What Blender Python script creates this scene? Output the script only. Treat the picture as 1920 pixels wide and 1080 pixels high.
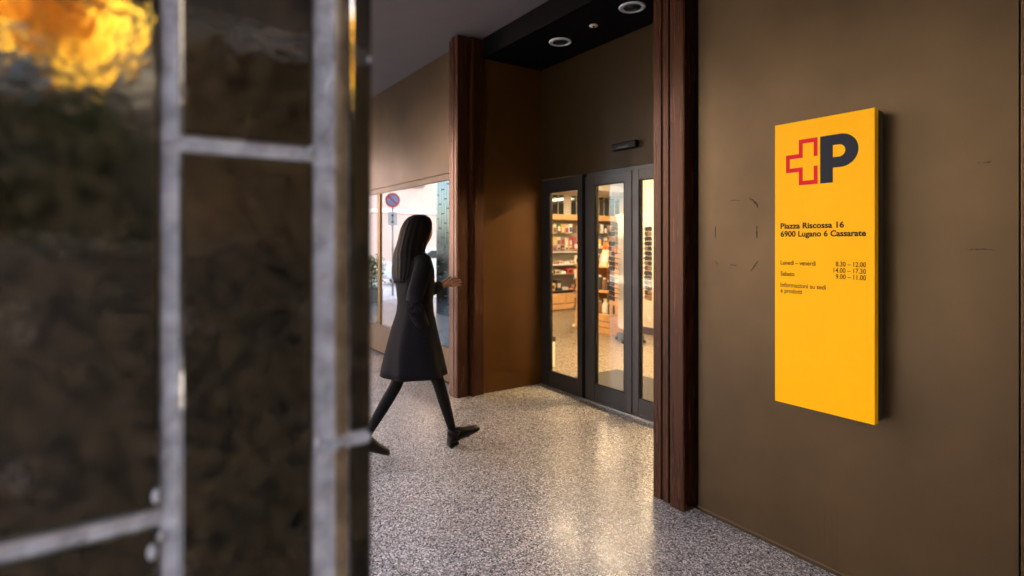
import bpy, bmesh, math, random
from mathutils import Vector, Matrix
R = math.radians
random.seed(7)
SC = bpy.context.scene
for o in list(bpy.data.objects): bpy.data.objects.remove(o)
COL = SC.collection

# ------------------------------------------------ camera, sky, sun, exposure
cam = bpy.data.objects.new('camera', bpy.data.cameras.new('camera')); COL.objects.link(cam)
cam.location = (0, -2.6, 1.5); cam.rotation_euler = (R(90), 0, R(55.832))
cam.data.sensor_width = 36; cam.data.lens = 19.61; cam.data.shift_y = -85/1920
cam.data.clip_start = .02; cam.data.clip_end = 600
cam.data.dof.use_dof = True; cam.data.dof.focus_distance = 2.7; cam.data.dof.aperture_fstop = 2.0
SC.camera = cam
W = bpy.data.worlds.new('World'); SC.world = W; W.use_nodes = True
SUN_EL, SUN_AZ = R(33), R(70)          # azimuth measured from +Y towards +X
sky = W.node_tree.nodes.new('ShaderNodeTexSky'); sky.sky_type = 'NISHITA'; sky.sun_disc = False
sky.sun_elevation = SUN_EL; sky.sun_rotation = SUN_AZ; sky.dust_density = 2.5; sky.air_density = 1.0
hs = W.node_tree.nodes.new('ShaderNodeHueSaturation'); hs.inputs['Saturation'].default_value = .95   # sky blue muted slightly to warm the light
W.node_tree.links.new(sky.outputs[0], hs.inputs['Color']); W.node_tree.links.new(hs.outputs[0], W.node_tree.nodes['Background'].inputs[0])
W.node_tree.nodes['Background'].inputs[1].default_value = .09
sl = bpy.data.lights.new('sun', 'SUN'); sl.energy = 5; sl.angle = R(.5); sl.color = (1, .86, .68)
so = bpy.data.objects.new('sun', sl); COL.objects.link(so)
sd = Vector((math.sin(SUN_AZ)*math.cos(SUN_EL), math.cos(SUN_AZ)*math.cos(SUN_EL), math.sin(SUN_EL)))
so.rotation_euler = sd.to_track_quat('Z', 'Y').to_euler()
SC.view_settings.view_transform = 'Standard'; SC.view_settings.look = 'None'
SC.view_settings.exposure = 4.9; SC.view_settings.gamma = 1
SC.render.engine = 'CYCLES'
SC.cycles.max_bounces = 10; SC.cycles.diffuse_bounces = 6; SC.cycles.glossy_bounces = 5; SC.cycles.transparent_max_bounces = 12
SC.cycles.sample_clamp_indirect = 6

# ------------------------------------------------ helpers
def tag(o, label=None, cat=None, group=None, kind=None):
    if label: o['label'] = label
    if cat: o['category'] = cat
    if group: o['group'] = group
    if kind: o['kind'] = kind
    return o

def empty(name, loc=(0,0,0), rz=0, label=None, cat=None, group=None):
    o = bpy.data.objects.new(name, None); COL.objects.link(o); o.empty_display_size = .1
    o.location = loc; o.rotation_euler = (0, 0, rz)
    return tag(o, label, cat, group)

class MB:
    def __init__(s): s.b = bmesh.new(); s.m = 0
    def _v(s, vs): return [s.b.verts.new(v) for v in vs]
    def face(s, vs):
        f = s.b.faces.new(vs); f.material_index = s.m; return f
    def box(s, a, b, bev=0, M=None):
        x0,y0,z0 = [min(p,q) for p,q in zip(a,b)]; x1,y1,z1 = [max(p,q) for p,q in zip(a,b)]
        v = s._v([(x0,y0,z0),(x1,y0,z0),(x1,y1,z0),(x0,y1,z0),(x0,y0,z1),(x1,y0,z1),(x1,y1,z1),(x0,y1,z1)])
        if M is not None:
            for q in v: q.co = M @ q.co
        fs = [s.face([v[i] for i in f]) for f in ((0,3,2,1),(4,5,6,7),(0,1,5,4),(1,2,6,5),(2,3,7,6),(3,0,4,7))]
        if bev:
            es = list({e for f in fs for e in f.edges})
            r = bmesh.ops.bevel(s.b, geom=es, offset=bev, segments=2, profile=.6, affect='EDGES')
            for f in r['faces']: f.material_index = s.m
        return s
    def prism(s, pts, z0, z1, M=None):      # pts in XY (ccw), extruded along Z
        a = s._v([(x,y,z0) for x,y in pts]); b = s._v([(x,y,z1) for x,y in pts])
        n = len(pts); s.face(a[::-1]); s.face(b)
        for i in range(n): s.face([a[i], a[(i+1)%n], b[(i+1)%n], b[i]])
        if M is not None:
            for q in a+b: q.co = M @ q.co
        return s
    def rings(s, rs, cap=True, closed=True):
        vs = [s._v(r) for r in rs]; n = len(rs[0])
        for i in range(len(vs)-1):
            for j in range(n if closed else n-1):
                f = s.face([vs[i][j], vs[i][(j+1)%n], vs[i+1][(j+1)%n], vs[i+1][j]]); f.smooth = True
        if cap: s.face(vs[0][::-1]); s.face(vs[-1])
        return s
    def tube(s, p, rad, n=10):
        p = [Vector(q) for q in p]; rad = rad if isinstance(rad,(list,tuple)) else [rad]*len(p)
        rs = []; ref = None
        for i,q in enumerate(p):
            t = (p[min(i+1,len(p)-1)]-p[max(i-1,0)]).normalized()
            if ref is None: ref = Vector((0,0,1)) if abs(t.z) < .9 else Vector((1,0,0))
            u = t.cross(ref).normalized(); w = u.cross(t)
            rs.append([q + rad[i]*(math.cos(a)*u+math.sin(a)*w) for a in [2*math.pi*k/n for k in range(n)]])
        return s.rings(rs)
    def ell(s, c, r, seg=14, ring=9, M=None):
        rs = []
        for i in range(ring+1):
            th = math.pi*(i/ring); th = min(max(th,.03),math.pi-.03)
            rs.append([Vector(c)+Vector((r[0]*math.sin(th)*math.cos(a), r[1]*math.sin(th)*math.sin(a), -r[2]*math.cos(th))) for a in [2*math.pi*k/seg for k in range(seg)]])
        if M is not None: rs = [[M@q for q in k] for k in rs]
        return s.rings(rs)
    def lathe(s, c, prof, n=24):            # prof: (radius, z)
        return s.rings([[Vector(c)+Vector((r*math.cos(2*math.pi*k/n), r*math.sin(2*math.pi*k/n), z)) for k in range(n)] for r,z in prof])
    def build(s, name, mats, parent=None, smooth=None, label=None):
        bmesh.ops.recalc_face_normals(s.b, faces=s.b.faces)
        me = bpy.data.meshes.new(name); s.b.to_mesh(me); s.b.free()
        for m in (mats if isinstance(mats,(list,tuple)) else [mats]): me.materials.append(m)
        if smooth: 
            for p in me.polygons: p.use_smooth = True
        o = bpy.data.objects.new(name, me); COL.objects.link(o)
        if parent: o.parent = parent
        if label: o['label'] = label
        return o

def box(name, a, b, mat, parent=None, bev=0, label=None):
    return MB().box(a, b, bev).build(name, mat, parent, label=label)

# ------------------------------------------------ materials
def rgb(c): return (*c, 1)
def mat(name, col=(.5,.5,.5), rough=.5, metal=0, var=0, vscale=8, bump=0, bscale=60, rvar=0, stretch=(1,1,1), spec=.5, coat=0, col2=None, detail=5, emit=None, es=0, sub=0):
    m = bpy.data.materials.new(name); m.use_nodes = True; n = m.node_tree.nodes; L = m.node_tree.links
    p = n['Principled BSDF']; p.inputs['Base Color'].default_value = rgb(col)
    p.inputs['Roughness'].default_value = rough; p.inputs['Metallic'].default_value = metal
    p.inputs['Specular IOR Level'].default_value = spec; p.inputs['Coat Weight'].default_value = coat
    p.inputs['Coat Roughness'].default_value = .08
    if emit: p.inputs['Emission Color'].default_value = rgb(emit); p.inputs['Emission Strength'].default_value = es
    tc = n.new('ShaderNodeTexCoord'); mp = n.new('ShaderNodeMapping'); mp.inputs['Scale'].default_value = stretch
    L.new(tc.outputs['Object'], mp.inputs[0])
    if var or col2 or rvar:
        t = n.new('ShaderNodeTexNoise'); t.inputs['Scale'].default_value = vscale; t.inputs['Detail'].default_value = detail
        L.new(mp.outputs[0], t.inputs['Vector'])
        r = n.new('ShaderNodeValToRGB'); r.color_ramp.elements[0].position = .32; r.color_ramp.elements[1].position = .68
        c2 = col2 or tuple(min(1,k*(1+var)) for k in col); c1 = col if col2 else tuple(k*(1-var) for k in col)
        r.color_ramp.elements[0].color = rgb(c1); r.color_ramp.elements[1].color = rgb(c2)
        L.new(t.outputs[0], r.inputs[0]); L.new(r.outputs[0], p.inputs['Base Color'])
        if rvar:
            q = n.new('ShaderNodeMapRange'); q.inputs[1].default_value = .3; q.inputs[2].default_value = .7
            q.inputs[3].default_value = rough-rvar; q.inputs[4].default_value = rough+rvar
            t2 = n.new('ShaderNodeTexNoise'); t2.inputs['Scale'].default_value = vscale*1.7; t2.inputs['Detail'].default_value = 3
            L.new(mp.outputs[0], t2.inputs['Vector']); L.new(t2.outputs[0], q.inputs[0]); L.new(q.outputs[0], p.inputs['Roughness'])
    if bump:
        t = n.new('ShaderNodeTexNoise'); t.inputs['Scale'].default_value = bscale; t.inputs['Detail'].default_value = 4
        L.new(mp.outputs[0], t.inputs['Vector']); b = n.new('ShaderNodeBump'); b.inputs['Strength'].default_value = bump
        b.inputs['Distance'].default_value = .01
        L.new(t.outputs[0], b.inputs['Height']); L.new(b.outputs[0], p.inputs['Normal'])
    return m

def granite(name, cols, scale, rough, joints=None, tint=.12):
    m = bpy.data.materials.new(name); m.use_nodes = True; n = m.node_tree.nodes; L = m.node_tree.links
    p = n['Principled BSDF']; p.inputs['Roughness'].default_value = rough; p.inputs['Specular IOR Level'].default_value = .75
    tc = n.new('ShaderNodeTexCoord')
    def vor(sc):
        w = n.new('ShaderNodeTexNoise'); w.inputs['Scale'].default_value = sc*.8; L.new(tc.outputs['Object'], w.inputs['Vector'])
        ad = n.new('ShaderNodeVectorMath'); ad.operation = 'MULTIPLY_ADD'; L.new(w.outputs['Color'], ad.inputs[0])
        ad.inputs[1].default_value = (1.4/sc,)*3; L.new(tc.outputs['Object'], ad.inputs[2])
        v = n.new('ShaderNodeTexVoronoi'); v.inputs['Scale'].default_value = sc; L.new(ad.outputs[0], v.inputs['Vector'])
        s = n.new('ShaderNodeSeparateColor'); L.new(v.outputs['Color'], s.inputs[0]); return s
    a = vor(scale); r = n.new('ShaderNodeValToRGB'); r.color_ramp.interpolation = 'CONSTANT'
    e = r.color_ramp.elements; e[0].position = 0; e[0].color = rgb(cols[0][1]); e[1].position = cols[1][0]; e[1].color = rgb(cols[1][1])
    for ps, c in cols[2:]: k = e.new(ps); k.color = rgb(c)
    L.new(a.outputs[0], r.inputs[0])
    b = vor(scale*2.3); r2 = n.new('ShaderNodeMapRange'); r2.inputs[3].default_value = .62; r2.inputs[4].default_value = 1.3
    L.new(b.outputs[1], r2.inputs[0])
    big = n.new('ShaderNodeTexNoise'); big.inputs['Scale'].default_value = 1.6; big.inputs['Detail'].default_value = 6; L.new(tc.outputs['Object'], big.inputs['Vector'])
    r3 = n.new('ShaderNodeMapRange'); r3.inputs[1].default_value = .3; r3.inputs[2].default_value = .7; r3.inputs[3].default_value = 1-tint; r3.inputs[4].default_value = 1+tint
    L.new(big.outputs[0], r3.inputs[0])
    mm = n.new('ShaderNodeMath'); mm.operation = 'MULTIPLY'; L.new(r2.outputs[0], mm.inputs[0]); L.new(r3.outputs[0], mm.inputs[1])
    mul = n.new('ShaderNodeVectorMath'); mul.operation = 'SCALE'; L.new(r.outputs[0], mul.inputs[0]); L.new(mm.outputs[0], mul.inputs['Scale'])
    out = mul.outputs[0]
    rr = n.new('ShaderNodeMapRange'); rr.inputs[3].default_value = rough-.1; rr.inputs[4].default_value = rough+.13
    L.new(a.outputs[2], rr.inputs[0]); L.new(rr.outputs[0], p.inputs['Roughness'])
    if joints:
        br = n.new('ShaderNodeTexBrick'); br.offset = 0; br.inputs['Scale'].default_value = 1
        br.inputs['Brick Width'].default_value = joints[0]; br.inputs['Row Height'].default_value = joints[1]
        br.inputs['Mortar Size'].default_value = .0028; br.inputs['Mortar Smooth'].default_value = 0
        mp = n.new('ShaderNodeMapping'); mp.inputs['Location'].default_value = (joints[2], joints[3], 0)
        L.new(tc.outputs['Object'], mp.inputs[0]); L.new(mp.outputs[0], br.inputs['Vector'])
        mx = n.new('ShaderNodeMix'); mx.data_type = 'RGBA'; L.new(br.outputs['Fac'], mx.inputs[0]); L.new(out, mx.inputs[6])
        mx.inputs[7].default_value = (.13,.125,.12,1); out = mx.outputs[2]
    L.new(out, p.inputs['Base Color'])
    bp = n.new('ShaderNodeBump'); bp.inputs['Strength'].default_value = .12; bp.inputs['Distance'].default_value = .002
    L.new(b.outputs[0], bp.inputs['Height']); L.new(bp.outputs[0], p.inputs['Normal'])
    return m

def glassmat(name, tint=(1,1,1), base=.02, graz=.4, rough=0.01):
    m = bpy.data.materials.new(name); m.use_nodes = True; n = m.node_tree.nodes; L = m.node_tree.links
    n.remove(n['Principled BSDF']); t = n.new('ShaderNodeBsdfTransparent'); t.inputs[0].default_value = rgb(tint)
    g = n.new('ShaderNodeBsdfGlossy'); g.inputs['Roughness'].default_value = rough
    lw = n.new('ShaderNodeLayerWeight'); lw.inputs[0].default_value = .5
    pw = n.new('ShaderNodeMath'); pw.operation = 'POWER'; pw.inputs[1].default_value = 4; L.new(lw.outputs['Facing'], pw.inputs[0])
    ma = n.new('ShaderNodeMath'); ma.operation = 'MULTIPLY_ADD'; ma.inputs[1].default_value = graz; ma.inputs[2].default_value = base
    L.new(pw.outputs[0], ma.inputs[0]); x = n.new('ShaderNodeMixShader'); L.new(ma.outputs[0], x.inputs[0])
    L.new(t.outputs[0], x.inputs[1]); L.new(g.outputs[0], x.inputs[2]); L.new(x.outputs[0], n['Material Output'].inputs[0])
    return m

def leafmat(name, c1, c2, trans=.5):
    m = bpy.data.materials.new(name); m.use_nodes = True; n = m.node_tree.nodes; L = m.node_tree.links
    n.remove(n['Principled BSDF']); a = n.new('ShaderNodeBsdfDiffuse'); b = n.new('ShaderNodeBsdfTranslucent')
    g = n.new('ShaderNodeNewGeometry'); r = n.new('ShaderNodeValToRGB'); r.color_ramp.elements[0].color = rgb(c1); r.color_ramp.elements[1].color = rgb(c2)
    L.new(g.outputs['Random Per Island'], r.inputs[0]); L.new(r.outputs[0], a.inputs[0]); L.new(r.outputs[0], b.inputs[0])
    x = n.new('ShaderNodeMixShader'); x.inputs[0].default_value = trans; L.new(a.outputs[0], x.inputs[1]); L.new(b.outputs[0], x.inputs[2])
    L.new(x.outputs[0], n['Material Output'].inputs[0]); return m

def emis(name, col, st):
    m = bpy.data.materials.new(name); m.use_nodes = True; n = m.node_tree.nodes
    p = n['Principled BSDF']; p.inputs['Emission Color'].default_value = rgb(col); p.inputs['Emission Strength'].default_value = st
    return m

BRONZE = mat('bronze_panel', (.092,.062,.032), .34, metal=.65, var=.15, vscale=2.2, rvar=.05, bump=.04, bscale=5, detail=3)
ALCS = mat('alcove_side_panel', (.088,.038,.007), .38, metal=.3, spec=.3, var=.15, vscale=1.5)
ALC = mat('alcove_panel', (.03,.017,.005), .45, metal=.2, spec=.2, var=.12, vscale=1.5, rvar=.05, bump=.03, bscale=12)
WOOD = mat('jamb_metal', (.062,.022,.009), .24, metal=.5, var=.2, vscale=14, stretch=(3,3,.12), rvar=.05, bump=.03, bscale=40)
BLACK = mat('black_paint', (.003,.003,.0035), .6, var=.2, spec=.06)
DGREY = mat('door_frame_grey', (.038,.036,.037), .38, metal=.5, var=.06, vscale=3, rvar=.04)
RUB = mat('black_rubber', (.005,.005,.006), .55, spec=.2)
CEIL = mat('arcade_plaster', (.115,.10,.102), .9, var=.05, vscale=3, bump=.1, bscale=120)
FLOOR = granite('granite_floor', [(0,(.055,.055,.058)),(.15,(.14,.14,.142)),(.34,(.26,.26,.265)),(.58,(.44,.44,.45)),(.8,(.70,.695,.71)),(.95,(.42,.29,.23))], 150, .25, (1.3,1.6,2.18,0))
SHOPFL = granite('shop_floor_stone', [(0,(.17,.14,.105)),(.3,(.205,.17,.125)),(.65,(.235,.195,.145)),(.9,(.18,.145,.1))], 60, .3)
MATF = mat('mat_fibre', (.045,.042,.04), .9, var=.2, vscale=200, bump=.3, bscale=300)
GLASS = glassmat('door_glass')
YEL = mat('sign_yellow', (.95,.50,.0), .3, spec=.12, bump=.01, bscale=3)
YELS = mat('sign_yellow_edge', (.85,.40,.004), .3)
NAVY = mat('sign_backing', (.03,.032,.045), .35, metal=.4)
INK = mat('black_ink', (.01,.007,.007), .5, spec=.15)
INK2 = mat('charcoal_ink', (.016,.022,.040), .4, spec=.12)
RED = mat('red_ink', (.62,.004,.02), .4, spec=.15)
SCUF = mat('scuff_residue', (.022,.017,.013), .8, var=.4, vscale=90)
WHITEP = mat('white_paint', (.75,.73,.7), .5, var=.03)
WARMW = mat('shop_wall_white', (.78,.72,.62), .7, var=.03)
SHOPC = mat('shop_ceiling', (.6,.5,.38), .8, var=.05)
PINE = mat('pine_board', (.62,.36,.15), .5, var=.15, vscale=10, stretch=(1,1,6), rvar=.05)
SLATW = mat('grey_shelf_back', (.33,.29,.25), .6, var=.08)
STEEL = mat('grey_steel', (.3,.29,.28), .35, metal=.7)
DARKSH = mat('dark_shelf', (.05,.045,.042), .5)

# ------------------------------------------------ ground
fl = MB(); fl.box((-14,-3.5,-.3),(7,1.04,0)); tag(fl.build('arcade_floor', FLOOR), kind='structure')
kb = MB(); kb.box((-14,-3.64,-.3),(7,-3.504,-.004), .008); kb2=MB(); kb2.box((-14,-6.2,-.126),(7,-3.645,-.03)); tag(kb2.build('sidewalk', mat('slab_grey',(.26,.25,.24),.6,var=.12,vscale=4,bump=.1)), kind='structure')
tag(kb.build('kerb', mat('kerb_stone',(.38,.37,.36),.8,var=.15,vscale=20)), kind='structure')
ASPH = mat('asphalt', (.05,.048,.045), .85, var=.25, vscale=30, bump=.3, bscale=200)
gr = MB(); gr.box((-200,-200,-.5),(200,200,-.13)); tag(gr.build('street', ASPH), kind='structure')
pv = MB(); pv.box((-24.0,-20,-.126),(-14.05,8,-.02)); tag(pv.build('pavement', mat('paving_pale',(.5,.48,.45),.7,var=.12,vscale=4,bump=.1)), kind='structure')
sf = MB(); sf.box((-10.2,1.13,-.3),(-2.2,9.2,.0)); tag(sf.build('shop_floor', SHOPFL), kind='structure')

# ------------------------------------------------ the building
B = empty('post_office_building', (-3,0,0), label='bronze clad post office building with arcade, wood jambed entrance and glass doors', cat='building')
B.location = (0,0,0)
# right facade panel and its neighbours
w = MB(); w.box((-1.985,0,.03),(-.628,.12,3.52), .002); fr = w.build('wall_panel', BRONZE, B, label='wide bronze panel carrying the yellow sign')
w = MB(); w.box((-.622,0,.03),(5,.12,3.52), .002); w.build('wall_panel', BRONZE, B, label='bronze panel at the right edge of the picture')
MB().box((-1.985,.02,0),(5,.12,.029)).build('base_trim', mat('base_trim_metal',(.05,.035,.02),.5,metal=.3), B)
MB().box((-1.985,-.006,.03),(5,-.0005,.038)).build('ledge_strip', mat('ledge_metal',(.14,.1,.055),.4,metal=.4), B)
MB().box((-2.25,.13,0),(5,.4,3.52)).build('wall_core', BLACK, B)
MB().box((4.98,-2.3,0),(5.2,-.002,3.52)).build('added_end_wall', BRONZE, B)  # unseen wall added so the pillar tiles reflect dark bronze
# marks left by old stickers on the panel
def scuff(p, wd, seed):
    rd = random.Random(seed); m = MB(); up=[]; dn=[]
    n = max(4, int(sum((Vector(p[i+1])-Vector(p[i])).length for i in range(len(p)-1))/.006))
    for i in range(n+1):
        t = i/n*(len(p)-1); k = min(int(t), len(p)-2); q = Vector(p[k]).lerp(Vector(p[k+1]), t-k)
        dr = (Vector(p[k+1])-Vector(p[k])).normalized(); nn = Vector((-dr.y, dr.x))
        a = wd*(.25+rd.random()*.9)*(.35+math.sin(math.pi*(i+.5)/(n+1)))*.6
        q += nn*rd.uniform(-.3,.3)*wd
        up.append(q+nn*a); dn.append(q-nn*a)
    pts = dn+up[::-1]
    M = Matrix(((1,0,0,0),(0,0,-1,-.0012),(0,1,0,0),(0,0,0,1)))
    m.prism([(v.x,v.y) for v in pts], -.0010, .0004, M); return m
ps = [([(-1.79,1.719),(-1.755,1.722),(-1.726,1.716)],.003),([(-1.675,1.727),(-1.65,1.712),(-1.632,1.69),(-1.628,1.676)],.007),
      ([(-1.876,1.589),(-1.874,1.523)],.003),([(-1.633,1.585),(-1.634,1.522)],.0045),([(-1.878,1.404),(-1.868,1.39),(-1.857,1.384)],.004),
      ([(-1.785,1.383),(-1.745,1.382)],.004),([(-1.668,1.354),(-1.652,1.372),(-1.64,1.392),(-1.627,1.406)],.005),
      ([(-.745,1.797),(-.738,1.797)],.003),([(-.728,1.795),(-.706,1.797)],.005),([(-.78,1.474),(-.74,1.476),(-.69,1.474)],.004),
      ([(-1.30,.30),(-1.302,.12)],.0012),([(-1.27,.28),(-1.268,.1)],.001),([(-1.245,.31),(-1.243,.11)],.001)]
for i,(p,wd) in enumerate(ps): scuff(p, wd, i).build('scuff_mark', SCUF if i<10 else mat('faint_run',(.09,.06,.035),.6), B)

# jambs
jr = [(-2.26,.30),(-2.26,-.055),(-2.205,-.055),(-2.2,-.045),(-2.19,-.045),(-2.185,-.055),(-2.15,-.055),(-2.145,-.025),(-2.128,-.025),(-2.124,-.07),(-2.036,-.07),(-2.03,-.064),(-2.03,.1),(-2.045,.1),(-2.045,.30)]
MB().prism(jr, 0, 3.519).build('door_jamb', WOOD, B, label='tall reddish brown jamb right of the doorway')
MB().box((-2.029,.03,0),(-1.987,.129,3.519)).build('shadow_gap', BLACK, B)
jl = [(-4.945,.149),(-4.945,0.0),(-4.905,0.0),(-4.9,.035),(-4.868,.035),(-4.864,-.03),(-4.80,-.03),(-4.795,-.024),(-4.755,-.024),(-4.735,-.018),(-4.735,.085),(-4.75,.09),(-4.75,.12),(-4.705,.125),(-4.70,.15),(-4.72,.155),(-4.72,.265),(-4.80,.265),(-4.80,.149)]
MB().prism(jl, 0, 3.50).build('door_jamb', WOOD, B, label='tall reddish brown jamb left of the doorway')
# alcove
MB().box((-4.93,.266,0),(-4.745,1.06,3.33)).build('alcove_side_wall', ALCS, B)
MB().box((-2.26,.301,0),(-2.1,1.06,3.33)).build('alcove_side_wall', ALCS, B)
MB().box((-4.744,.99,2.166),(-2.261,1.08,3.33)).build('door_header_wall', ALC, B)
sfm = MB(); sfm.box((-5.1,.30,3.331),(-2.03,1.2,3.50)); sfm.build('soffit', BLACK, B)
sfm = MB(); sfm.box((-4.72,.262,3.325),(-2.262,.298,3.519)); sfm.build('fascia_beam', mat('fascia_black',(.003,.003,.0035),.6,spec=.05), B)
# left facade with shop window
WX0, WX1, WZ0, WZ1 = -7.228, -5.165, .40, 2.155
lf = MB()
lf.box((-14,.15,2.235),(-4.94,.3,3.52), .002); lf.build('wall_panel', BRONZE, B, label='bronze panel above the shop window')
MB().box((-14,.156,WZ1+.01),(-4.94,.3,2.231), .002).build('wall_panel', BRONZE, B, label='narrow bronze strip over the window')
MB().box((-14,.15,.03),(-4.94,.3,WZ0-.01), .002).build('wall_panel', BRONZE, B, label='low bronze panel below the shop window')
MB().box((-5.16,.152,WZ0-.008),(-4.94,.3,WZ1+.008)).build('wall_panel', BRONZE, B, label='slim bronze panel between window and jamb')
MB().box((-14,.17,0),(-4.94,.3,.028)).build('base_trim', BLACK, B)
GOLD = mat('window_bead_brass', (.45,.3,.12), .3, metal=.8)
WGL = mat('reflective_window_glass', (.30,.33,.34), .015, metal=1, bump=.006, bscale=1.2)
for a,b in ((WX0,WX1),(-9.4,WX0-.07),(-11.6,-9.47)):
    f = MB(); f.box((a-.03,.145,WZ0-.006),(a,.29,WZ1+.006)); f.box((b,.145,WZ0-.006),(b+.004,.29,WZ1+.006)); f.box((a,.2,WZ1+.0005),(b,.288,WZ1+.0055)); f.box((a,.2,WZ0-.0055),(b,.288,WZ0-.0052))
    fo = f.build('window_frame', GOLD, B); MB().box((a,.165,WZ0-.005),(b,.18,WZ1+.005)).build('pane', WGL, fo)
MB().box((-14,.15,WZ0-.008),(-11.64,.3,WZ1+.008)).build('wall_panel', BRONZE, B)
MB().box((5.21,.3,0),(20,9.5,16)).build('sun_blocker', mat('blocker_render',(.055,.04,.027),.85,var=.1), B)  # unseen mass added to keep direct sun out of the arcade
# ceiling over the arcade and the storeys above
MB().box((-14,-3.4,3.522),(4.6,.6,3.75)).build('arcade_ceiling', CEIL, B)
MB().box((-14,-3.4,3.752),(4.6,9.5,16)).build('upper_storeys', mat('upper_render',(.42,.36,.28),.85,var=.1), B)
# shop shell
MB().box((-10.2,1.1,0),(-10.02,9.3,2.9)).build('shop_wall', WARMW, B)
MB().box((-10.2,9.2,0),(-2.2,9.35,2.9)).build('shop_wall', WARMW, B)
MB().box((-2.2,1.1,0),(-2.05,9.35,2.9)).build('shop_wall', WARMW, B)
MB().box((-10.2,.95,0),(-4.95,1.12,2.9)).build('shop_wall', WARMW, B)
MB().box((-6.86,4.4,0),(-2.21,4.6,2.899)).build('shop_wall', WARMW, B, label='cream wall behind the glasses stand')
MB().box((-6.87,4.375,0),(-2.21,4.398,.11)).build('skirting', mat('skirting_brown',(.06,.04,.03),.5), B)
so_ = MB(); so_.box((-6.36,4.385,.21),(-6.28,4.399,.29),.004); sk = so_.build('wall_socket', WHITEP, B)
q = MB(); q.lathe((0,0,0), [(.026,0),(.026,.003),(.02,.003),(.02,.001)]); so2 = q.build('socket_insert', WARMW, sk); so2.rotation_euler=(R(90),0,0); so2.location=(-6.32,4.384,.25)
MB().box((-10.2,1.0,2.78),(-2.05,9.35,2.95)).build('shop_ceiling', SHOPC, B)
MB().box((-10.015,1.2,2.64),(-9.0,9.19,2.775)).build('ceiling_bulkhead', WARMW, B)
# high dark windows at the back of the shop
DG = mat('night_glass', (.02,.03,.032), .06, spec=.9)
def backwin(y0,y1,n):
    f = MB(); f.box((-10.018,y0,2.12),(-9.99,y1,2.15)); f.box((-10.018,y0,2.60),(-9.99,y1,2.63))
    for i in range(n+1):
        y = y0+(y1-y0-.025)*i/n; f.box((-10.018,y,2.151),(-9.998,y+.012,2.599))
    fo = f.build('shop_window', WHITEP, B); MB().box((-10.012,y0+.01,2.152),(-10.004,y1-.01,2.598)).build('pane', DG, fo)
backwin(4.6,5.66,6); backwin(5.84,7.45,9); backwin(7.65,8.8,6)

# doors on the plane y=.99
def leaf(name, x0, x1, gx0, gx1, y, z1, gz0, gz1, label, parent=B, dep=.055):
    f = MB()
    f.box((x0,y,.02),(gx0,y+dep,z1),.003); f.box((gx1,y,.02),(x1,y+dep,z1),.003)
    f.box((gx0+.001,y+.002,.02),(gx1-.001,y+dep-.002,gz0)); f.box((gx0+.001,y+.002,gz1),(gx1-.001,y+dep-.002,z1-.001))
    o = f.build(name, DGREY, parent, label=label)
    s = MB()
    for a,b in (((gx0,gz0),(gx0+.012,gz1)),((gx1-.012,gz0),(gx1,gz1)),((gx0+.012,gz0),(gx1-.012,gz0+.01)),((gx0+.012,gz1-.01),(gx1-.012,gz1))):
        s.box((a[0],y+.006,a[1]),(b[0],y+.03,b[1]))
    s.build('seal', RUB, o)
    MB().box((gx0+.003,y+.02,gz0+.003),(gx1-.003,y+.024,gz1-.003)).build('pane', GLASS, o)
    return o
leaf('fixed_side_light', -4.742,-4.09,-4.62,-4.158,1.0,2.158,.152,2.03,'fixed grey glazed side panel beside the alcove wall')
leaf('sliding_door', -4.008,-3.412,-3.88,-3.50,.965,2.125,.178,2.04,'grey sliding door leaf in the middle of the doorway')
leaf('sliding_door', -3.404,-2.81,-3.33,-2.93,.965,2.125,.165,2.04,'grey sliding door leaf half hidden by the right jamb')
leaf('fixed_side_light', -2.80,-2.262,-2.70,-2.35,1.0,2.158,.152,2.03,None)
MB().box((-4.088,.995,0),(-4.012,1.07,2.16)).build('door_post', BLACK, B)
MB().box((-4.01,.985,2.128),(-2.262,1.06,2.162)).build('door_track', DGREY, B)
MB().box((-4.01,.955,.0),(-2.262,1.08,.012),.002).build('threshold_rail', STEEL, B)
MB().box((-4.744,1.0,.0),(-4.09,1.06,.0195)).build('threshold_rail', DGREY, B)

# ------------------------------------------------ fittings on the building
WRING = mat('light_ring', (.5,.52,.55), .4)
GRL = mat('speaker_grille', (.06,.063,.066), .6)
def speaker(x,y,label):
    o = empty('ceiling_speaker', (x,y,3.33), 0, label, 'ceiling speaker', 'round ceiling speakers in the black soffit')
    MB().lathe((0,0,0),[(.082,0),(.102,-.001),(.104,-.006),(.098,-.012),(.084,-.012),(.080,-.007)],40).build('ring', WRING, o)
    m = MB(); m.lathe((0,0,0),[(.079,0),(.079,-.006),(.04,-.0075),(.001,-.008)],40)
    for k in range(5): m.lathe((0,0,0),[(.068-.013*k,-.0085),(.0665-.013*k,-.0115),(.065-.013*k,-.0085)],36)
    m.build('grille', GRL, o)
speaker(-3.95,.61,'round white rimmed ceiling speaker nearer the left jamb')
speaker(-3.055,.60,'round white rimmed ceiling speaker nearest the right jamb, cut by the picture top')
o = empty('smoke_detector', (-3.497,.603,3.33), 0, 'small pale smoke detector between the two ceiling speakers', 'smoke detector')
MB().lathe((0,0,0),[(.034,0),(.036,-.008),(.03,-.012),(.012,-.013)],28).build('housing', mat('detector_plastic',(.55,.5,.42),.5), o)
MB().lathe((0,0,0),[(.010,-.0131),(.010,-.02),(.006,-.022)],16).build('sensor_tip', RUB, o)
o = empty('door_sensor', (-3.493,.99,2.35), 0, 'black motion sensor bar on the wall above the doors', 'motion sensor')
MB().box((-.145,-.05,-.03),(.145,-.0005,.032),.012).build('housing', RUB, o)
MB().box((-.07,-.054,-.022),(.07,-.0505,-.006)).build('lens', mat('sensor_lens',(.01,.01,.012),.4), o)

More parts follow.
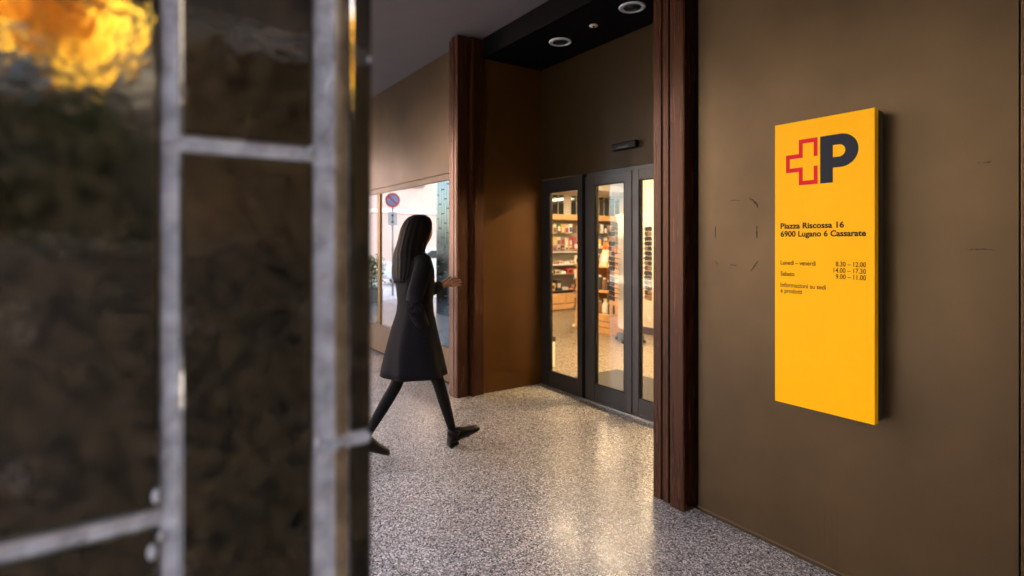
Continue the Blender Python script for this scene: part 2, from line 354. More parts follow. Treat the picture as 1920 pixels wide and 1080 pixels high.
# ------------------------------------------------ the yellow sign
S = empty('shop_sign', (-1.265,0,1.405), 0, 'tall yellow post office sign with logo and opening hours on the bronze wall', 'sign'); S.location=(0,0,0)
SX0,SX1,SZ0,SZ1,SY = -1.478,-1.051,.756,2.051,-.1
MB().box((SX0,SY,SZ0),(SX1,-.068,SZ1),.0015).build('face_panel', YEL, S)
MB().box((SX0+.006,-.0675,SZ0+.006),(SX1-.002,-.02,SZ1-.006),.001).build('backing_box', NAVY, S)
MB().box((SX0+.09,-.0195,SZ0+.12),(SX1-.09,-.0008,SZ1-.12)).build('wall_bracket', BLACK, S)
MS = Matrix(((1,0,0,0),(0,0,-1,SY),(0,1,0,0),(0,0,0,1)))
def plate(pts, name, m, parent=S, t=.0006):
    return MB().prism(pts, .0, t, MS).build(name, m, parent)
th = .0135
CX0,CX1,CX2 = -1.424,-1.364,-1.280; CZ0,CZ1 = 1.760,1.966; AZ0,AZ1 = 1.821,1.902
G = (1.841,1.884)
cross = [(CX2,G[1]),(CX2,CZ1),(CX1,CZ1),(CX1,AZ1),(CX0,AZ1),(CX0,AZ0),(CX1,AZ0),(CX1,CZ0),(CX2,CZ0),(CX2,G[0]),
         (CX2-.017,G[0]),(CX2-.017,CZ0+.019),(CX1+.018,CZ0+.019),(CX1+.018,AZ0+.019),(CX0+.018,AZ0+.019),(CX0+.018,AZ1-.019),(CX1+.018,AZ1-.019),(CX1+.018,CZ1-.019),(CX2-.017,CZ1-.019),(CX2-.017,G[1])]
plate(cross, 'cross_emblem', RED)
# letter P with its counter: built as a ring of quads
m = MB(); PZ0,PZ1,PX0,PX1 = 1.760,1.966,-1.269,-1.112; zc=1.895; ro=.071; cx=-1.183
outer=[(cx+ro*math.sin(a), zc+ro*math.cos(a)) for a in [math.pi*k/20 for k in range(21)]]
ri=.026; ci=-1.190; inner=[(ci+ri*math.sin(a), zc+ri*math.cos(a)) for a in [math.pi*k/20 for k in range(21)]]
SXP = -1.215
for i in range(20):
    m.prism([inner[i],inner[i+1],outer[i+1],outer[i]], .0,.0006, MS)
m.prism([(SXP,inner[0][1]),inner[0],outer[0],(SXP,PZ1)],0,.0006,MS)
m.prism([(SXP,outer[20][1]),outer[20],inner[20],(SXP,inner[20][1])],0,.0006,MS)
m.prism([(PX0,PZ0),(SXP,PZ0),(SXP,PZ1),(PX0,PZ1)],0,.0006,MS)
m.build('letter_emblem', INK2, S)
def cap_height():
    cu = bpy.data.curves.new('c','FONT'); cu.body='H'; t = bpy.data.objects.new('tmp', cu); COL.objects.link(t); bpy.context.view_layer.update()
    me = bpy.data.meshes.new_from_object(t.evaluated_get(bpy.context.evaluated_depsgraph_get())); bpy.data.objects.remove(t)
    return max(v.co.y for v in me.vertices)
CAPH = cap_height(); print('CAPH', CAPH)
def text(s, x0, x1, zb, capz, bold=0, light=False):
    cu = bpy.data.curves.new('sign_text','FONT'); cu.body = s; cu.size = 1; cu.offset = bold; cu.extrude = 0; cu.resolution_u = 4
    t = bpy.data.objects.new('tmp', cu); COL.objects.link(t); bpy.context.view_layer.update()
    me = bpy.data.meshes.new_from_object(t.evaluated_get(bpy.context.evaluated_depsgraph_get()))
    bpy.data.objects.remove(t)
    xs=[v.co.x for v in me.vertices]; a,b=min(xs),max(xs)
    cu2=CAPH; kx=(x1-x0)/(b-a); kz=capz/cu2
    for v in me.vertices: v.co = Vector((x0+(v.co.x-a)*kx, SY-.0007, zb+v.co.y*kz))
    me.materials.clear(); me.materials.append(INK if not light else mat('brown_ink',(.05,.016,.006),.5,spec=.15))
    o = bpy.data.objects.new('sign_lettering', me); COL.objects.link(o); o.parent = S
text('Piazza Riscossa 16', -1.450,-1.169,1.565,.0245,.03)
text('6900 Lugano 6 Cassarate', -1.450,-1.083,1.528,.0245,.03)
text('Lunedì – venerdì', -1.450,-1.288,1.398,.0195,.014,True)
text('Sabato', -1.450,-1.384,1.347,.0195,.014,True)
text('Informazioni su sedi', -1.450,-1.244,1.295,.0195,.014,True)
text('e prodotti', -1.450,-1.349,1.268,.0195,.014,True)
text('8.30 – 12.00', -1.203,-1.083,1.399,.0195,.014,True)
text('14.00 – 17.30', -1.212,-1.083,1.3715,.0195,.014,True)
text('9.00 – 11.00', -1.203,-1.083,1.345,.0195,.014,True)

# ------------------------------------------------ tiled pillars
def tilemat():
    m = mat('glazed_tile', (.005,.004,.0025), .05, col2=(.042,.03,.015), vscale=70, bump=.035, bscale=60, rvar=.03, detail=9)
    m.node_tree.nodes['Principled BSDF'].inputs['IOR'].default_value = 2.5
    return m
TILE = tilemat()
GROUT = mat('pale_grout', (.27,.27,.29), .8, var=.3, vscale=40, bump=.25, bscale=130)
def pillar(name, x1, y1, wx, wy, label, near=False):
    # face +x at x1, front edge (towards +y) at y1
    P = empty(name, (x1-wx/2, y1-wy/2, 0), 0, label, 'pillar', 'tiled arcade pillars')
    gr = MB(); hx, hy = wx/2, wy/2
    t = MB(); rd = random.Random(int(x1*10))
    g = .0065   # tile stands proud of the grout
    # tile columns on the +x face, measured from the front (+y) edge backwards
    cols = [(0,.024,1.288),(.063,.1825,1.592),(.197,.315,1.252),(.336,.451,1.47),(.472,.587,1.35),(.608,wy,1.6)]
    for a,b,z0 in cols:
        z = z0-.5*3
        while z < 3.5:
            q = .0075
            lo, hi = max(z+q,.0), min(z+.5-q, 3.519)
            if hi-lo>.02: t.box((hx-.02, hy-b, lo),(hx+g, hy-a, hi), .0035)
            z += .5
    # other three faces: regular tiles
    for fx in (0,1,2):
        L = wx if fx<2 else wy; n = 5
        for k in range(n):
            a = -L/2+L*k/n+.009; b = -L/2+L*(k+1)/n-.009; z = -.2*k
            if k==0: a -= .008
            if k==n-1: b += .008
            while z < 3.5:
                lo,hi = max(z+.008,0),min(z+.492,3.519)
                if hi-lo>.02:
                    if fx==0: t.box((max(a,-hx), hy-.012, lo),(min(b,hx-.021), hy+g, hi),.003)
                    if fx==1: t.box((a, -hy-g, lo),(min(b,hx-.021), -hy+.012, hi),.003)
                    if fx==2: t.box((-hx-g, a, lo),(-hx+.012, b, hi),.003)
                z += .5
    t.build('glazed_tiles', TILE, P)
    e_ = MB(); z=1.288-1.5
    while z<3.5:
        lo,hi=max(z+.007,0),min(z+.493,3.519)
        if hi-lo>.02: e_.box((hx-.02,hy-.0395,lo),(hx+g+.001,hy-.0265,hi),.003)
        z+=.5
    e_.build('edge_strip', mat('lit_tile_edge',(.07,.045,.022),.3,var=.35,vscale=40,col2=(.17,.12,.07)), P)  # tile edge catching light, put in as a paler ochre strip
    # grout: a displaced skin on the +x face so that joints look trowelled
    gr.box((-hx+.002,-hy+.002,0),(hx-.004,hy-.004,3.519))
    nz, ny = (700, 150) if near else (60, 30)
    from mathutils import noise
    vs=[]
    for i in range(nz+1):
        row=[]
        for j in range(ny+1):
            y=-hy+.004+(wy-.008)*j/ny; z=.01+3.5*i/nz
            if near: 
                z=.85+1.15*i/nz
            d = hx+.0015+.0025*noise.noise(Vector((1.3,y*38,z*38)))+.0015*noise.noise(Vector((5.3,y*120,z*120)))
            row.append(gr.b.verts.new((d,y,z)))
        vs.append(row)
    for i in range(nz):
        for j in range(ny): gr.face([vs[i][j],vs[i][j+1],vs[i+1][j+1],vs[i+1][j]])
    if near:
        for (yy,zz,r) in ((.2,1.272,.009),(.203,1.223,.010),(.196,1.235,.006),(.064,1.596,.007),(.058,1.29,.008),(.004,1.287,.007),(.003,1.70,.005),(.05,1.285,.006)):
            gr.ell((hx+g-.001, hy-yy, zz),(.0025,r*.45,r*.8),10,6)
    gr.build('grout', GROUT, P)
    return P
pillar('tiled_pillar', -.6, -2.383, .6, .75, 'dark glazed tile pillar with pale grout, close to the camera at left', True)
pillar('tiled_pillar', -10.07, -2.38, .6, .75, 'distant tiled pillar seen mirrored in the shop window')

# ------------------------------------------------ shop furniture
LAMP = emis('lamp_diffuser', (1,.76,.46), 4.0)
for i,(x,y) in enumerate([(-3.6,2.6),(-5.8,2.6),(-5.2,3.7),(-8.0,3.0),(-8.0,5.3),(-8.0,7.4)]):
    lm_ = emis('lamp_diffuser_front',(1,.66,.30),11) if i==0 else LAMP
    o = empty('shop_lamp', (x,y,2.78), 0, ['lit linear lamp on the shop ceiling just inside the doors','lit linear lamp on the shop ceiling near the side table','lit linear lamp over the glasses stand','lit linear lamp over the middle of the shop','lit linear lamp before the high back windows','lit linear lamp deepest in the shop'][i], 'ceiling lamp', 'lit linear lamps on the shop ceiling')
    MB().box((-.7,-.07,-.05),(.7,.07,-.001),.005).build('housing', WHITEP, o)
    MB().box((-.68,-.06,-.062),(.68,.06,-.0505)).build('diffuser', lm_, o)
o = MB(); o.box((-4.73,1.12,.001),(-2.3,2.11,.014),.003); tag(o.build('door_mat', MATF), 'dark grey entrance mat just inside the glass doors', 'door mat')

# far shelving unit along x=-9.6
U = empty('shelving_unit', (-9.75,6,0), 0, 'long shop shelving with pine top board under the high windows', 'shelving'); U.location=(0,0,0)
MB().box((-9.99,4.3,0),(-9.9,8.6,2.0)).build('back_panel', SLATW, U)
MB().box((-9.99,4.3,2.005),(-9.6,8.6,2.13),.004).build('top_board', PINE, U)
m = MB()
for k in range(9): m.box((-9.88,4.32+k*.53,.385),(-9.62,4.83+k*.53-.02,.39)); 
m.build('drawer_gap', DARKSH, U)
for k in range(8):
    dr = MB(); dr.box((-9.88,4.32+k*.53,.16),(-9.60,4.84+k*.53,.38),.004); dr.build('drawer', PINE, U)
MB().box((-9.88,4.3,.02),(-9.61,8.6,.145),.004).build('plinth', PINE, U)
for z,mm,d in ((.42,DARKSH,-9.58),(.78,STEEL,-9.62),(1.0,WHITEP,-9.62),(1.28,WHITEP,-9.66)):
    MB().box((-9.895,4.3,z),(d,8.6,z+.022),.002).build('shelf', mm, U)
PAL = {'red':(.42,.04,.03),'cream':(.62,.52,.38),'green':(.09,.15,.06),'orange':(.6,.24,.07),'white':(.75,.72,.66),'dark':(.03,.03,.04),'yellow':(.62,.42,.1),'blue':(.06,.12,.35),'pink':(.7,.25,.25),'brown':(.2,.1,.05),'grey':(.25,.24,.24)}
PM = {k: mat('print_'+k, v, .45, var=.12, vscale=25) for k,v in PAL.items()}
ORD = ['first','second','third','fourth','fifth','sixth','seventh','eighth','ninth','tenth','eleventh','twelfth','thirteenth','fourteenth','fifteenth','sixteenth']
def card(x,y,z,w,h,c,c2,label,group):
    o = empty('product_card',(x,y,z),0,label,'product',group)
    m = MB(); m.box((-.012,-w/2,0),(.003,w/2,h),.002); m.m=1; m.box((.0032,-w*.36,h*.12),(.012,w*.36,h*.62),.003)
    m.build('package', [PM[c],PM[c2]], o)
    h_ = MB(); h_.tube([(-.18,0,h*.93),(.02,0,h*.93),(.028,0,h*.96)],.004,6); h_.build('hook', STEEL, o)
rd = random.Random(3)
rows = [(1.72,.21,['cream','cream','green','cream','green','yellow','cream','white','brown','dark','white','dark','white','dark','grey','brown'],'top'),
        (1.44,.19,['white','brown','cream','yellow','cream','grey','cream','red','red','orange','blue','grey','blue','cream','brown','red'],'middle'),
        (1.33,.10,['cream','white','brown','grey','cream','dark','white','cream','red','yellow','white','orange','yellow','brown','yellow','orange'],'lowest')]
for z,h,cs,rn in rows:
    ys = [4.80,4.915,5.03,5.145,5.26,5.375,5.49,5.605,5.72,6.22,6.335,6.45,6.565,6.68,6.795,6.91]
    for k,(y,c) in enumerate(zip(ys,cs)):
        c2 = rd.choice(['white','red','orange','cream','brown','blue'])
        card(-9.72,y,z+(rd.uniform(-.02,.02) if z>1.4 else 0),.098,h,c,c2,f'{c} product card, {ORD[k]} from left in the {rn} row of cards on the far shelving','product cards hanging on the far shelving')
def pack(x,y,z,sx,sy,sz,c,label,group,rz=0,tilt=0,name='product_box',c2=None):
    m = MB(); m.box((-sx/2,-sy/2,0),(sx/2,sy/2,sz),.004)
    o = m.build(name, PM[c]); o.location=(x,y,z); o.rotation_euler=(tilt,0,rz)
    tag(o,label,'product',group)
    lb = MB(); lb.box((sx/2+.0003,-sy*.33,sz*.25),(sx/2+.001,sy*.33,sz*.7)); lb.box((-sx*.33,-sy/2-.001,sz*.25),(sx*.33,-sy/2-.0003,sz*.7))
    lb.build('printed_label', PM[c2 or rd.choice(['white','cream','dark','red'])], o)
    return o
lv = [(1.022,'second shelf',[.05,.07],['grey','white','grey','cream','white','cream','yellow']),
      (.802,'third shelf',[.06,.12,.09],['white','dark','cream','white','red','orange','dark']),
      (.442,'dark lowest shelf',[.06,.05,.16,.22],['dark','yellow','yellow','dark','white','red','brown','yellow','white'])]
for z,nm,hs,cs in lv:
    y = 4.74; k=0
    while y < 7.0:
        w_ = rd.uniform(.09,.17)
        if not (5.78 < y < 6.25):
            c = cs[k%len(cs)]
            pack(-9.74,y+w_/2,z,.16,w_,hs[k%len(hs)],c,f'{c} packet, {ORD[k%16]} from left on the {nm} of the far shelving','packets standing on the far shelving'); k+=1
        y += w_+rd.uniform(.01,.05)

# crate display
def crate(x,y,z,L,D,H,label,shelf=False):
    o = empty('pine_crate',(x,y,z),0,label,'crate','pine crates stacked as a display')
    m = MB(); m.box((-L/2,-D/2,0),(L/2,D/2,.015)); m.build('bottom_board', PINE, o)
    hs = [0.02,.118,.216]; sh=.085*H/.30
    if not shelf:
        m = MB()
        for h in hs:
            h*=H/.30
            m.box((-L/2,-D/2-.012,h),(L/2,-D/2,h+sh),.002); m.box((-L/2,D/2,h),(L/2,D/2+.012,h+sh),.002)
        m.build('slats', PINE, o)
        m = MB(); m.box((-L/2+.02,-D/2+.01,.016),(L/2-.02,D/2-.01,H*.9)); m.build('dark_filling', DARKSH, o)
    m = MB()
    for sx in (-1,1): m.box((sx*(L/2-.012),-D/2+.001,.016),(sx*L/2,D/2-.001,H),.002)
    if shelf: m.box((-L/2+.013,D/2-.012,.016),(L/2-.013,D/2,H),.002); m.box((-.008,-D/2+.02,.016),(.008,D/2-.013,H-.001))
    m.build('side_boards', PINE, o)
    if shelf: MB().box((-L/2-.01,-D/2-.012,H+.001),(L/2+.01,D/2+.005,H+.02),.003).build('top_board', PINE, o)
    return o
CX, CY = -7.0, 3.95
crate(CX,CY,0,.86,.34,.30,'slatted pine crate standing on the shop floor, bottom of the display')
crate(CX,CY,.305,.84,.34,.37,'open pine crate holding dark bags, middle of the display',True)
crate(CX,CY,.70,.82,.34,.39,'open pine crate holding jars, top of the display',True)
def jar(x,y,z,r,h,c,label,group='jars in the crate display'):
    o = empty('jar',(x,y,z),0,label,'jar',group)
    MB().lathe((0,0,0),[(r*.9,0),(r,.01),(r,h*.75),(r*.7,h*.86),(r*.7,h*.88)],16).build('glass_body', PM[c], o)
    MB().lathe((0,0,0),[(r*.74,h*.885),(r*.74,h),(r*.6,h+.003)],16).build('lid', PM['white'], o)
for k,(x,c,h) in enumerate([(-7.30,'pink',.14),(-7.18,'red',.12),(-7.08,'pink',.13),(-6.88,'dark',.24),(-6.78,'brown',.2),(-6.68,'dark',.16)]):
    jar(x,3.86,.716,.042,h,c,f'{c} jar, {ORD[k]} from left in the upper crate opening')
def bag(x,y,z,c,label):
    o = empty('gift_bag',(x,y,z),rd.uniform(-.4,.4),label,'bag','small bags in the crate display')
    m = MB(); m.rings([[Vector((a*math.cos(t),b*math.sin(t),zz)) for t in [2*math.pi*k/12 for k in range(12)]] for a,b,zz in ((.06,.04,0),(.075,.05,.03),(.07,.045,.15),(.035,.03,.2),(.05,.045,.25))])
    m.build('sack', PM[c], o, smooth=True)
    MB().lathe((0,0,.195),[(.036,0),(.042,.006),(.036,.012)],12).build('ribbon', PM['white'], o)
for k,(x,c) in enumerate([(-7.27,'brown'),(-7.12,'cream'),(-6.9,'brown'),(-6.76,'white'),(-6.64,'dark')]):
    bag(x,3.87,.322,c,f'{c} gift bag, {ORD[k]} from left in the lower crate opening')
# tiered items on top
MB().box((-7.4,4.0,1.115),(-6.6,4.12,1.30),.003).build('riser_board', PINE, None)
tag(bpy.data.objects['riser_board'],'pine riser block at the back of the crate display top','riser')
for k,(x,c,h) in enumerate([(-7.36,'yellow',.2),(-7.27,'orange',.24),(-7.16,'yellow',.26),(-7.05,'yellow',.15),(-6.94,'orange',.2),(-6.82,'yellow',.12),(-6.71,'brown',.15)]):
    pack(x,4.06,1.30,.085,.07,h,c,f'{c} box, {ORD[k]} from left on the riser of the crate display','boxes on the crate display',name='gift_box',c2=rd.choice(['white','red','orange']))
for k,(x,c,h,w_) in enumerate([(-7.33,'pink',.16,.14),(-7.17,'red',.14,.12),(-7.02,'dark',.30,.17),(-6.82,'cream',.28,.16),(-6.66,'cream',.2,.1)]):
    pack(x,3.86,1.112,w_,.018,h,c,f'{c} book leaning on the crate display top, {ORD[k]} from left','books leaning on the crate display',tilt=R(-16),name='leaning_book',c2=['white','cream','white','white','yellow'][k])

# glasses stand
GS = empty('glasses_stand',(-6.0,3.64,0),R(62),'tall white revolving stand for reading glasses behind the doors','display stand')
MB().box((-.145,-.145,.2),(.145,.145,1.80),.004).build('column', WHITEP, GS)
MB().box((-.17,-.17,.03),(.17,.17,.12),.03).build('foot', DARKSH, GS)
MB().tube([(0,0,.12),(0,0,.21)],.05,12).build('neck', WHITEP, GS)
m = MB(); m.rings([[(-.15,-.15,1.80),(.15,-.15,1.80),(.15,.15,1.80),(-.15,.15,1.80)],[(-.175,-.175,1.93),(.175,-.175,1.93),(.175,.175,1.93),(-.175,.175,1.93)]])
hd = m.build('header', WHITEP, GS)
for p in hd.data.polygons: p.use_smooth=False
m = MB()
for sx in (-1,1):
    for sy in (-1,1): m.ell((sx*.16,sy*.16,.028),(.03,.03,.028),10,6)
m.build('castors', RUB, GS)
m = MB()
for k in range(26): m.box((-.02,-.1475,.62+k*.045),(-.008,-.1453,.632+k*.045)); m.box((.1453,-.008,.62+k*.045),(.1475,.004,.632+k*.045))
m.build('size_dots', DARKSH, GS)
def glasses_mesh():
    m = MB()
    for sx in (-1,1):
        m.tube([(sx*.034+.027*math.cos(t),0,.022*math.sin(t)) for t in [2*math.pi*k/12 for k in range(13)]],.008,5); m.ell((sx*.034,.002,0),(.022,.002,.018),8,5)
        m.tube([(sx*.06,0,.008),(sx*.062,.05,.008),(sx*.055,.09,-.01)],.0024,5)
    m.tube([(-.008,0,.006),(.008,0,.006)],.003,5)
    return m
g0 = glasses_mesh().build('reading_glasses', RUB)
gm = g0.data; ms = [gm]
for v in gm.vertices: v.co = Vector((v.co.x*1.15, v.co.y, v.co.z*1.45))
for mm in (PM['brown'],PM['red'],PM['blue']):
    k = gm.copy(); k.materials[0]=mm; ms.append(k)
first=True
CN=['black','brown','red','blue']
for face,(dx,dy,rz) in {'right':(1,0,R(90)),'left':(-1,0,R(-90))}.items():
    for colx in (-.072,.072):
        for k in range(15):
            if first: g=g0; first=False
            else: g = bpy.data.objects.new('reading_glasses', gm); COL.objects.link(g)
            ci = rd.choice([0,0,0,0,1]); g.data = ms[ci]
            loc = Vector((dx*.285 + (colx if dx==0 else 0), dy*.29 + (colx if dy==0 else 0), .66+k*.075))
            g.location = GS.location + Matrix.Rotation(R(62),3,'Z') @ loc
            g.rotation_euler = (R(rd.uniform(-8,8)),0,R(62)+rz)
            tag(g,f'{CN[ci]} reading glasses, {ORD[k]} from the bottom, {"left" if colx<0 else "right"} column on the {face} face of the stand','glasses','reading glasses on the revolving stand')

# low table just inside, left
T = empty('side_table',(-5.72,1.40,0),0,'low side table with grey top seen through the left side panel','table')
MB().box((-.42,-.13,.30),(.42,.24,.36),.004).build('table_top', DARKSH, T)
for sx in (-1,1):
    for sy in (-.10,.21): MB().box((sx*.40-.02,sy-.02,0),(sx*.40+.02,sy+.02,.299)).build('leg', WHITEP, T)
b2 = MB(); b2.box((-.25,-.07,.0),(.28,.10,.1),.004); o=b2.build('wooden_box', PINE); o.location=(-5.58,1.38,.002); tag(o,'small pine box on the floor under the side table','box')
# wire rack, partly hidden by the door frame
K = empty('wire_rack',(-7.45,3.98,0),R(20),'white footed rack of small dark goods behind the door post','display rack')
MB().lathe((0,0,0),[(.19,.02),(.2,.03),(.19,.05),(.04,.07),(.02,.08)],24).build('foot', WHITEP, K)
MB().tube([(0,0,.08),(0,0,1.5)],.018,10).build('pole', STEEL, K)
for z in (.35,.6,.85,1.1,1.35):
    MB().lathe((0,0,z),[(.17,0),(.18,.003),(.18,.03),(.175,.03),(.17,.006),(.02,.006)],24).build('tray', STEEL, K)
for k,(z,c) in enumerate([(.36,'dark'),(.61,'dark'),(.86,'white'),(1.11,'cream'),(1.36,'red')]):
    for j,a in enumerate((2.6,3.7,4.8)):
        pack(-7.45+.11*math.cos(a),3.98+.11*math.sin(a),z+.001,.06,.08,.16,c,f'{c} packet on tray {ORD[k]} from the bottom of the wire rack, {["rear","left","front"][j]} one','packets on the wire rack')

# ------------------------------------------------ the walking woman
SKIN = mat('skin', (.42,.22,.15), .5, var=.08, vscale=20)
COAT = mat('coat_wool', (.0055,.0055,.0085), .9, spec=.15, var=.3, vscale=60, bump=.2, bscale=250)
TIGHT = mat('black_tights', (.006,.006,.007), .8, spec=.15)
HAIR = mat('dark_hair', (.005,.004,.004), .65, spec=.12, var=.4, vscale=60, stretch=(1,1,.08), bump=.3, bscale=110)
BOOT = mat('boot_leather', (.006,.005,.005), .4, spec=.2, bump=.1)
PW = empty('person',(-3.70,-.93,0),0,'woman in knee length black coat and long dark hair striding towards the doors','person')
def skin_obj(pts, edges, rad, sub=2):
    me = bpy.data.meshes.new('tmp'); me.from_pydata(pts, edges, []); o = bpy.data.objects.new('tmp', me); COL.objects.link(o)
    md = o.modifiers.new('s','SKIN'); md.use_smooth_shade=True
    for i,v in enumerate(me.skin_vertices[0].data):
        r = rad[i]; v.radius = r if isinstance(r,tuple) else (r,r)
        v.use_root = (i==0)
    md2 = o.modifiers.new('u','SUBSURF'); md2.levels=sub; md2.render_levels=sub
    bpy.context.view_layer.update()
    r = bpy.data.meshes.new_from_object(o.evaluated_get(bpy.context.evaluated_depsgraph_get()))
    bpy.data.objects.remove(o); return r
P=[];E_=[];Rr=[]
def add(p, r, parent=None):
    P.append(p); Rr.append(r)
    if parent is not None: E_.append((parent,len(P)-1))
    return len(P)-1
pel = add((0,0,.93),(.14,.10)); sp=add((0,-.005,1.1),(.115,.085),pel); ch=add((0,0,1.28),(.14,.095),sp); nb=add((0,.005,1.40),(.06,.055),ch)
nk=add((0,.025,1.47),.045,nb); jw=add((0,.062,1.535),(.058,.068),nk); hd_=add((0,.048,1.60),(.074,.088),jw); tp=add((0,.04,1.645),(.06,.07),hd_)
ns=add((0,.138,1.575),.012,hd_)
def arm(sx, el, wr, dirv, curl):
    s0=add((sx*.155,-.005,1.36),.05,ch); e=add(el,.038,s0); w_=add(wr,.026,e)
    d=Vector(dirv).normalized(); up=Vector((0,0,1)); side=d.cross(up).normalized(); up=side.cross(d)
    pm=add(tuple(Vector(wr)+d*.05),(.030,.018),w_)
    for k,(o_,l) in enumerate(((-.03,.072),(-.010,.082),(.010,.076),(.028,.06))):
        b=Vector(wr)+d*.09+up*o_
        i1=add(tuple(b),.0095,pm); i2=add(tuple(b+d*l*.5-side*sx*curl*.2),.0085,i1); add(tuple(b+d*l*.9-side*sx*curl*.7),.007,i2)
    t1=add(tuple(Vector(wr)+d*.04+up*.035-side*sx*.012),.010,w_); add(tuple(Vector(wr)+d*.085+up*.055-side*sx*.03),.008,t1)
arm(-1,(-.205,.085,1.105),(-.19,.31,1.165),(.05,1,.22),.03)
arm(1,(.218,-.105,1.12),(.168,-.02,.945),(-.25,.7,-.6),.03)
def legp(sx, kn, an, toe):
    h=add((sx*.085,0,.86),.088,pel); k=add(kn,.047,h); c=add(tuple(Vector(kn).lerp(Vector(an),.35)),.046,k); a=add(an,.029,c); f=add(toe,.028,a)
legp(1,(.085,.145,.50),(.07,.275,.095),(.07,.42,.07)); legp(-1,(-.08,-.10,.49),(-.02,-.365,.155),(-.02,-.25,.045))
me = skin_obj(P,E_,Rr); me.name='body'; me.materials.append(SKIN); me.materials.append(TIGHT)
for p in me.polygons:
    p.use_smooth=True
    c_=p.center
    hand = c_.y>.30 and c_.z>1.1
    if c_.z<1.43 and not hand and (c_-Vector((.15,.05,.89))).length>.11: p.material_index=1
bo = bpy.data.objects.new('body', me); COL.objects.link(bo); bo.parent=PW
from mathutils import noise
def shell(rs, n, fold, fk, seed, amp0=0):
    out=[]
    for (z,cy,ry,rx,*cx) in rs:
        c_=cx[0] if cx else 0
        f = fold(z)
        ring=[]
        for k in range(n):
            a=2*math.pi*k/n
            q = 1+f*(math.sin(fk*a+seed+.8*math.sin(z*9))*.6+ .7*noise.noise(Vector((math.cos(a)*2,math.sin(a)*2,z*2.5+seed))))
            # superellipse section
            ca,sa=math.cos(a),math.sin(a); e=.85
            ring.append(Vector((c_+rx*q*math.copysign(abs(ca)**e,ca), cy+ry*q*math.copysign(abs(sa)**e,sa), z)))
        out.append(ring)
    return out
cr=[(1.445,.005,.055,.062),(1.455,.005,.064,.072),(1.43,.0,.07,.085),(1.405,-.002,.082,.14),(1.37,-.005,.10,.178),(1.30,-.005,.122,.182),(1.2,0,.122,.172),(1.08,0,.112,.155),(1.0,0,.12,.16),(.9,-.005,.145,.185),(.8,-.008,.17,.205),(.7,-.01,.195,.222),(.62,-.012,.212,.236),(.566,-.012,.222,.245),(.566,-.012,.212,.236),(.64,-.01,.195,.22),(.9,0,.12,.16)]
fo=lambda z: .012+.07*max(0,min(1,(1.05-z)/.5))
m=MB(); m.rings(shell(cr,64,fo,7,1.3),cap=False); m.build('coat',COAT,PW,smooth=True)
m=MB(); m.tube([(-.14,-.005,1.385),(-.175,.01,1.33),(-.20,.045,1.22),(-.208,.075,1.14),(-.207,.11,1.105),(-.203,.165,1.115),(-.195,.25,1.145),(-.19,.305,1.165),(-.19,.30,1.163)],[.06,.064,.06,.057,.056,.052,.045,.042,.03],16); m.build('sleeve',COAT,PW,smooth=True)
m=MB(); m.tube([(.14,-.005,1.385),(.18,-.02,1.33),(.202,-.06,1.23),(.217,-.092,1.16),(.221,-.105,1.11),(.217,-.098,1.06),(.202,-.065,1.0),(.18,-.03,.95),(.165,.0,.925)],[.06,.064,.06,.057,.057,.056,.053,.048,.036],16); m.build('sleeve',COAT,PW,smooth=True)
m=MB(); m.box((.19,-.05,.895),(.212,.10,.93),.008,Matrix.Rotation(R(-25),4,'X')@Matrix.Translation((0,-.38,.05))); 
m.b.free()
hr=[(1.704,.035,.015,.015),(1.698,.035,.045,.042),(1.68,.03,.078,.068),(1.645,.022,.10,.084),(1.60,.010,.110,.092),(1.54,-.008,.108,.094),(1.48,-.028,.104,.10),(1.42,-.045,.102,.115),(1.36,-.06,.09,.13),(1.30,-.078,.075,.13),(1.26,-.09,.06,.12),(1.235,-.098,.045,.10),(1.22,-.10,.03,.07)]
m=MB(); m.rings(shell(hr,72,lambda z:.03+.05*max(0,(1.5-z)/.3),17,.4)); m.build('hair',HAIR,PW,smooth=True)
def boot(an, heel, toe, pitch):
    # foot axis from heel to toe
    h=Vector(heel); t=Vector(toe); d=(t-h); L=d.length; d.normalize(); up=Vector((1,0,0)).cross(d); sd_=Vector((1,0,0))
    m=MB(); rs=[]
    for f,w_,hh in ((0,.024,.04),(.05,.034,.075),(.2,.040,.105),(.38,.040,.10),(.6,.046,.072),(.8,.047,.058),(.94,.038,.048),(1,.018,.03)):
        c=h+d*L*f+up*hh*.5; rs.append([c+sd_*w_*math.cos(a)+up*hh*.5*math.sin(a) for a in [2*math.pi*k/14 for k in range(14)]])
    m.rings(rs)
    m.tube([h+d*L*.18+up*.05, Vector(an)+Vector((0,0,.0)), Vector(an).lerp(h+d*L*.18+up*.05,-.5)],[.044,.050,.052],14)
    m.box((-.028,0,-.016),(.028,L*.27,.004),.003,Matrix.Translation(h)@Matrix(((1,0,0,0),(0,d.y,up.y,0),(0,d.z,up.z,0),(0,0,0,1))))
    m.build('ankle_boot',BOOT,PW)
boot((.07,.275,.11),(.07,.235,.018),(.07,.495,.085),0)
boot((-.02,-.365,.16),(-.02,-.43,.105),(-.02,-.195,.008),0)

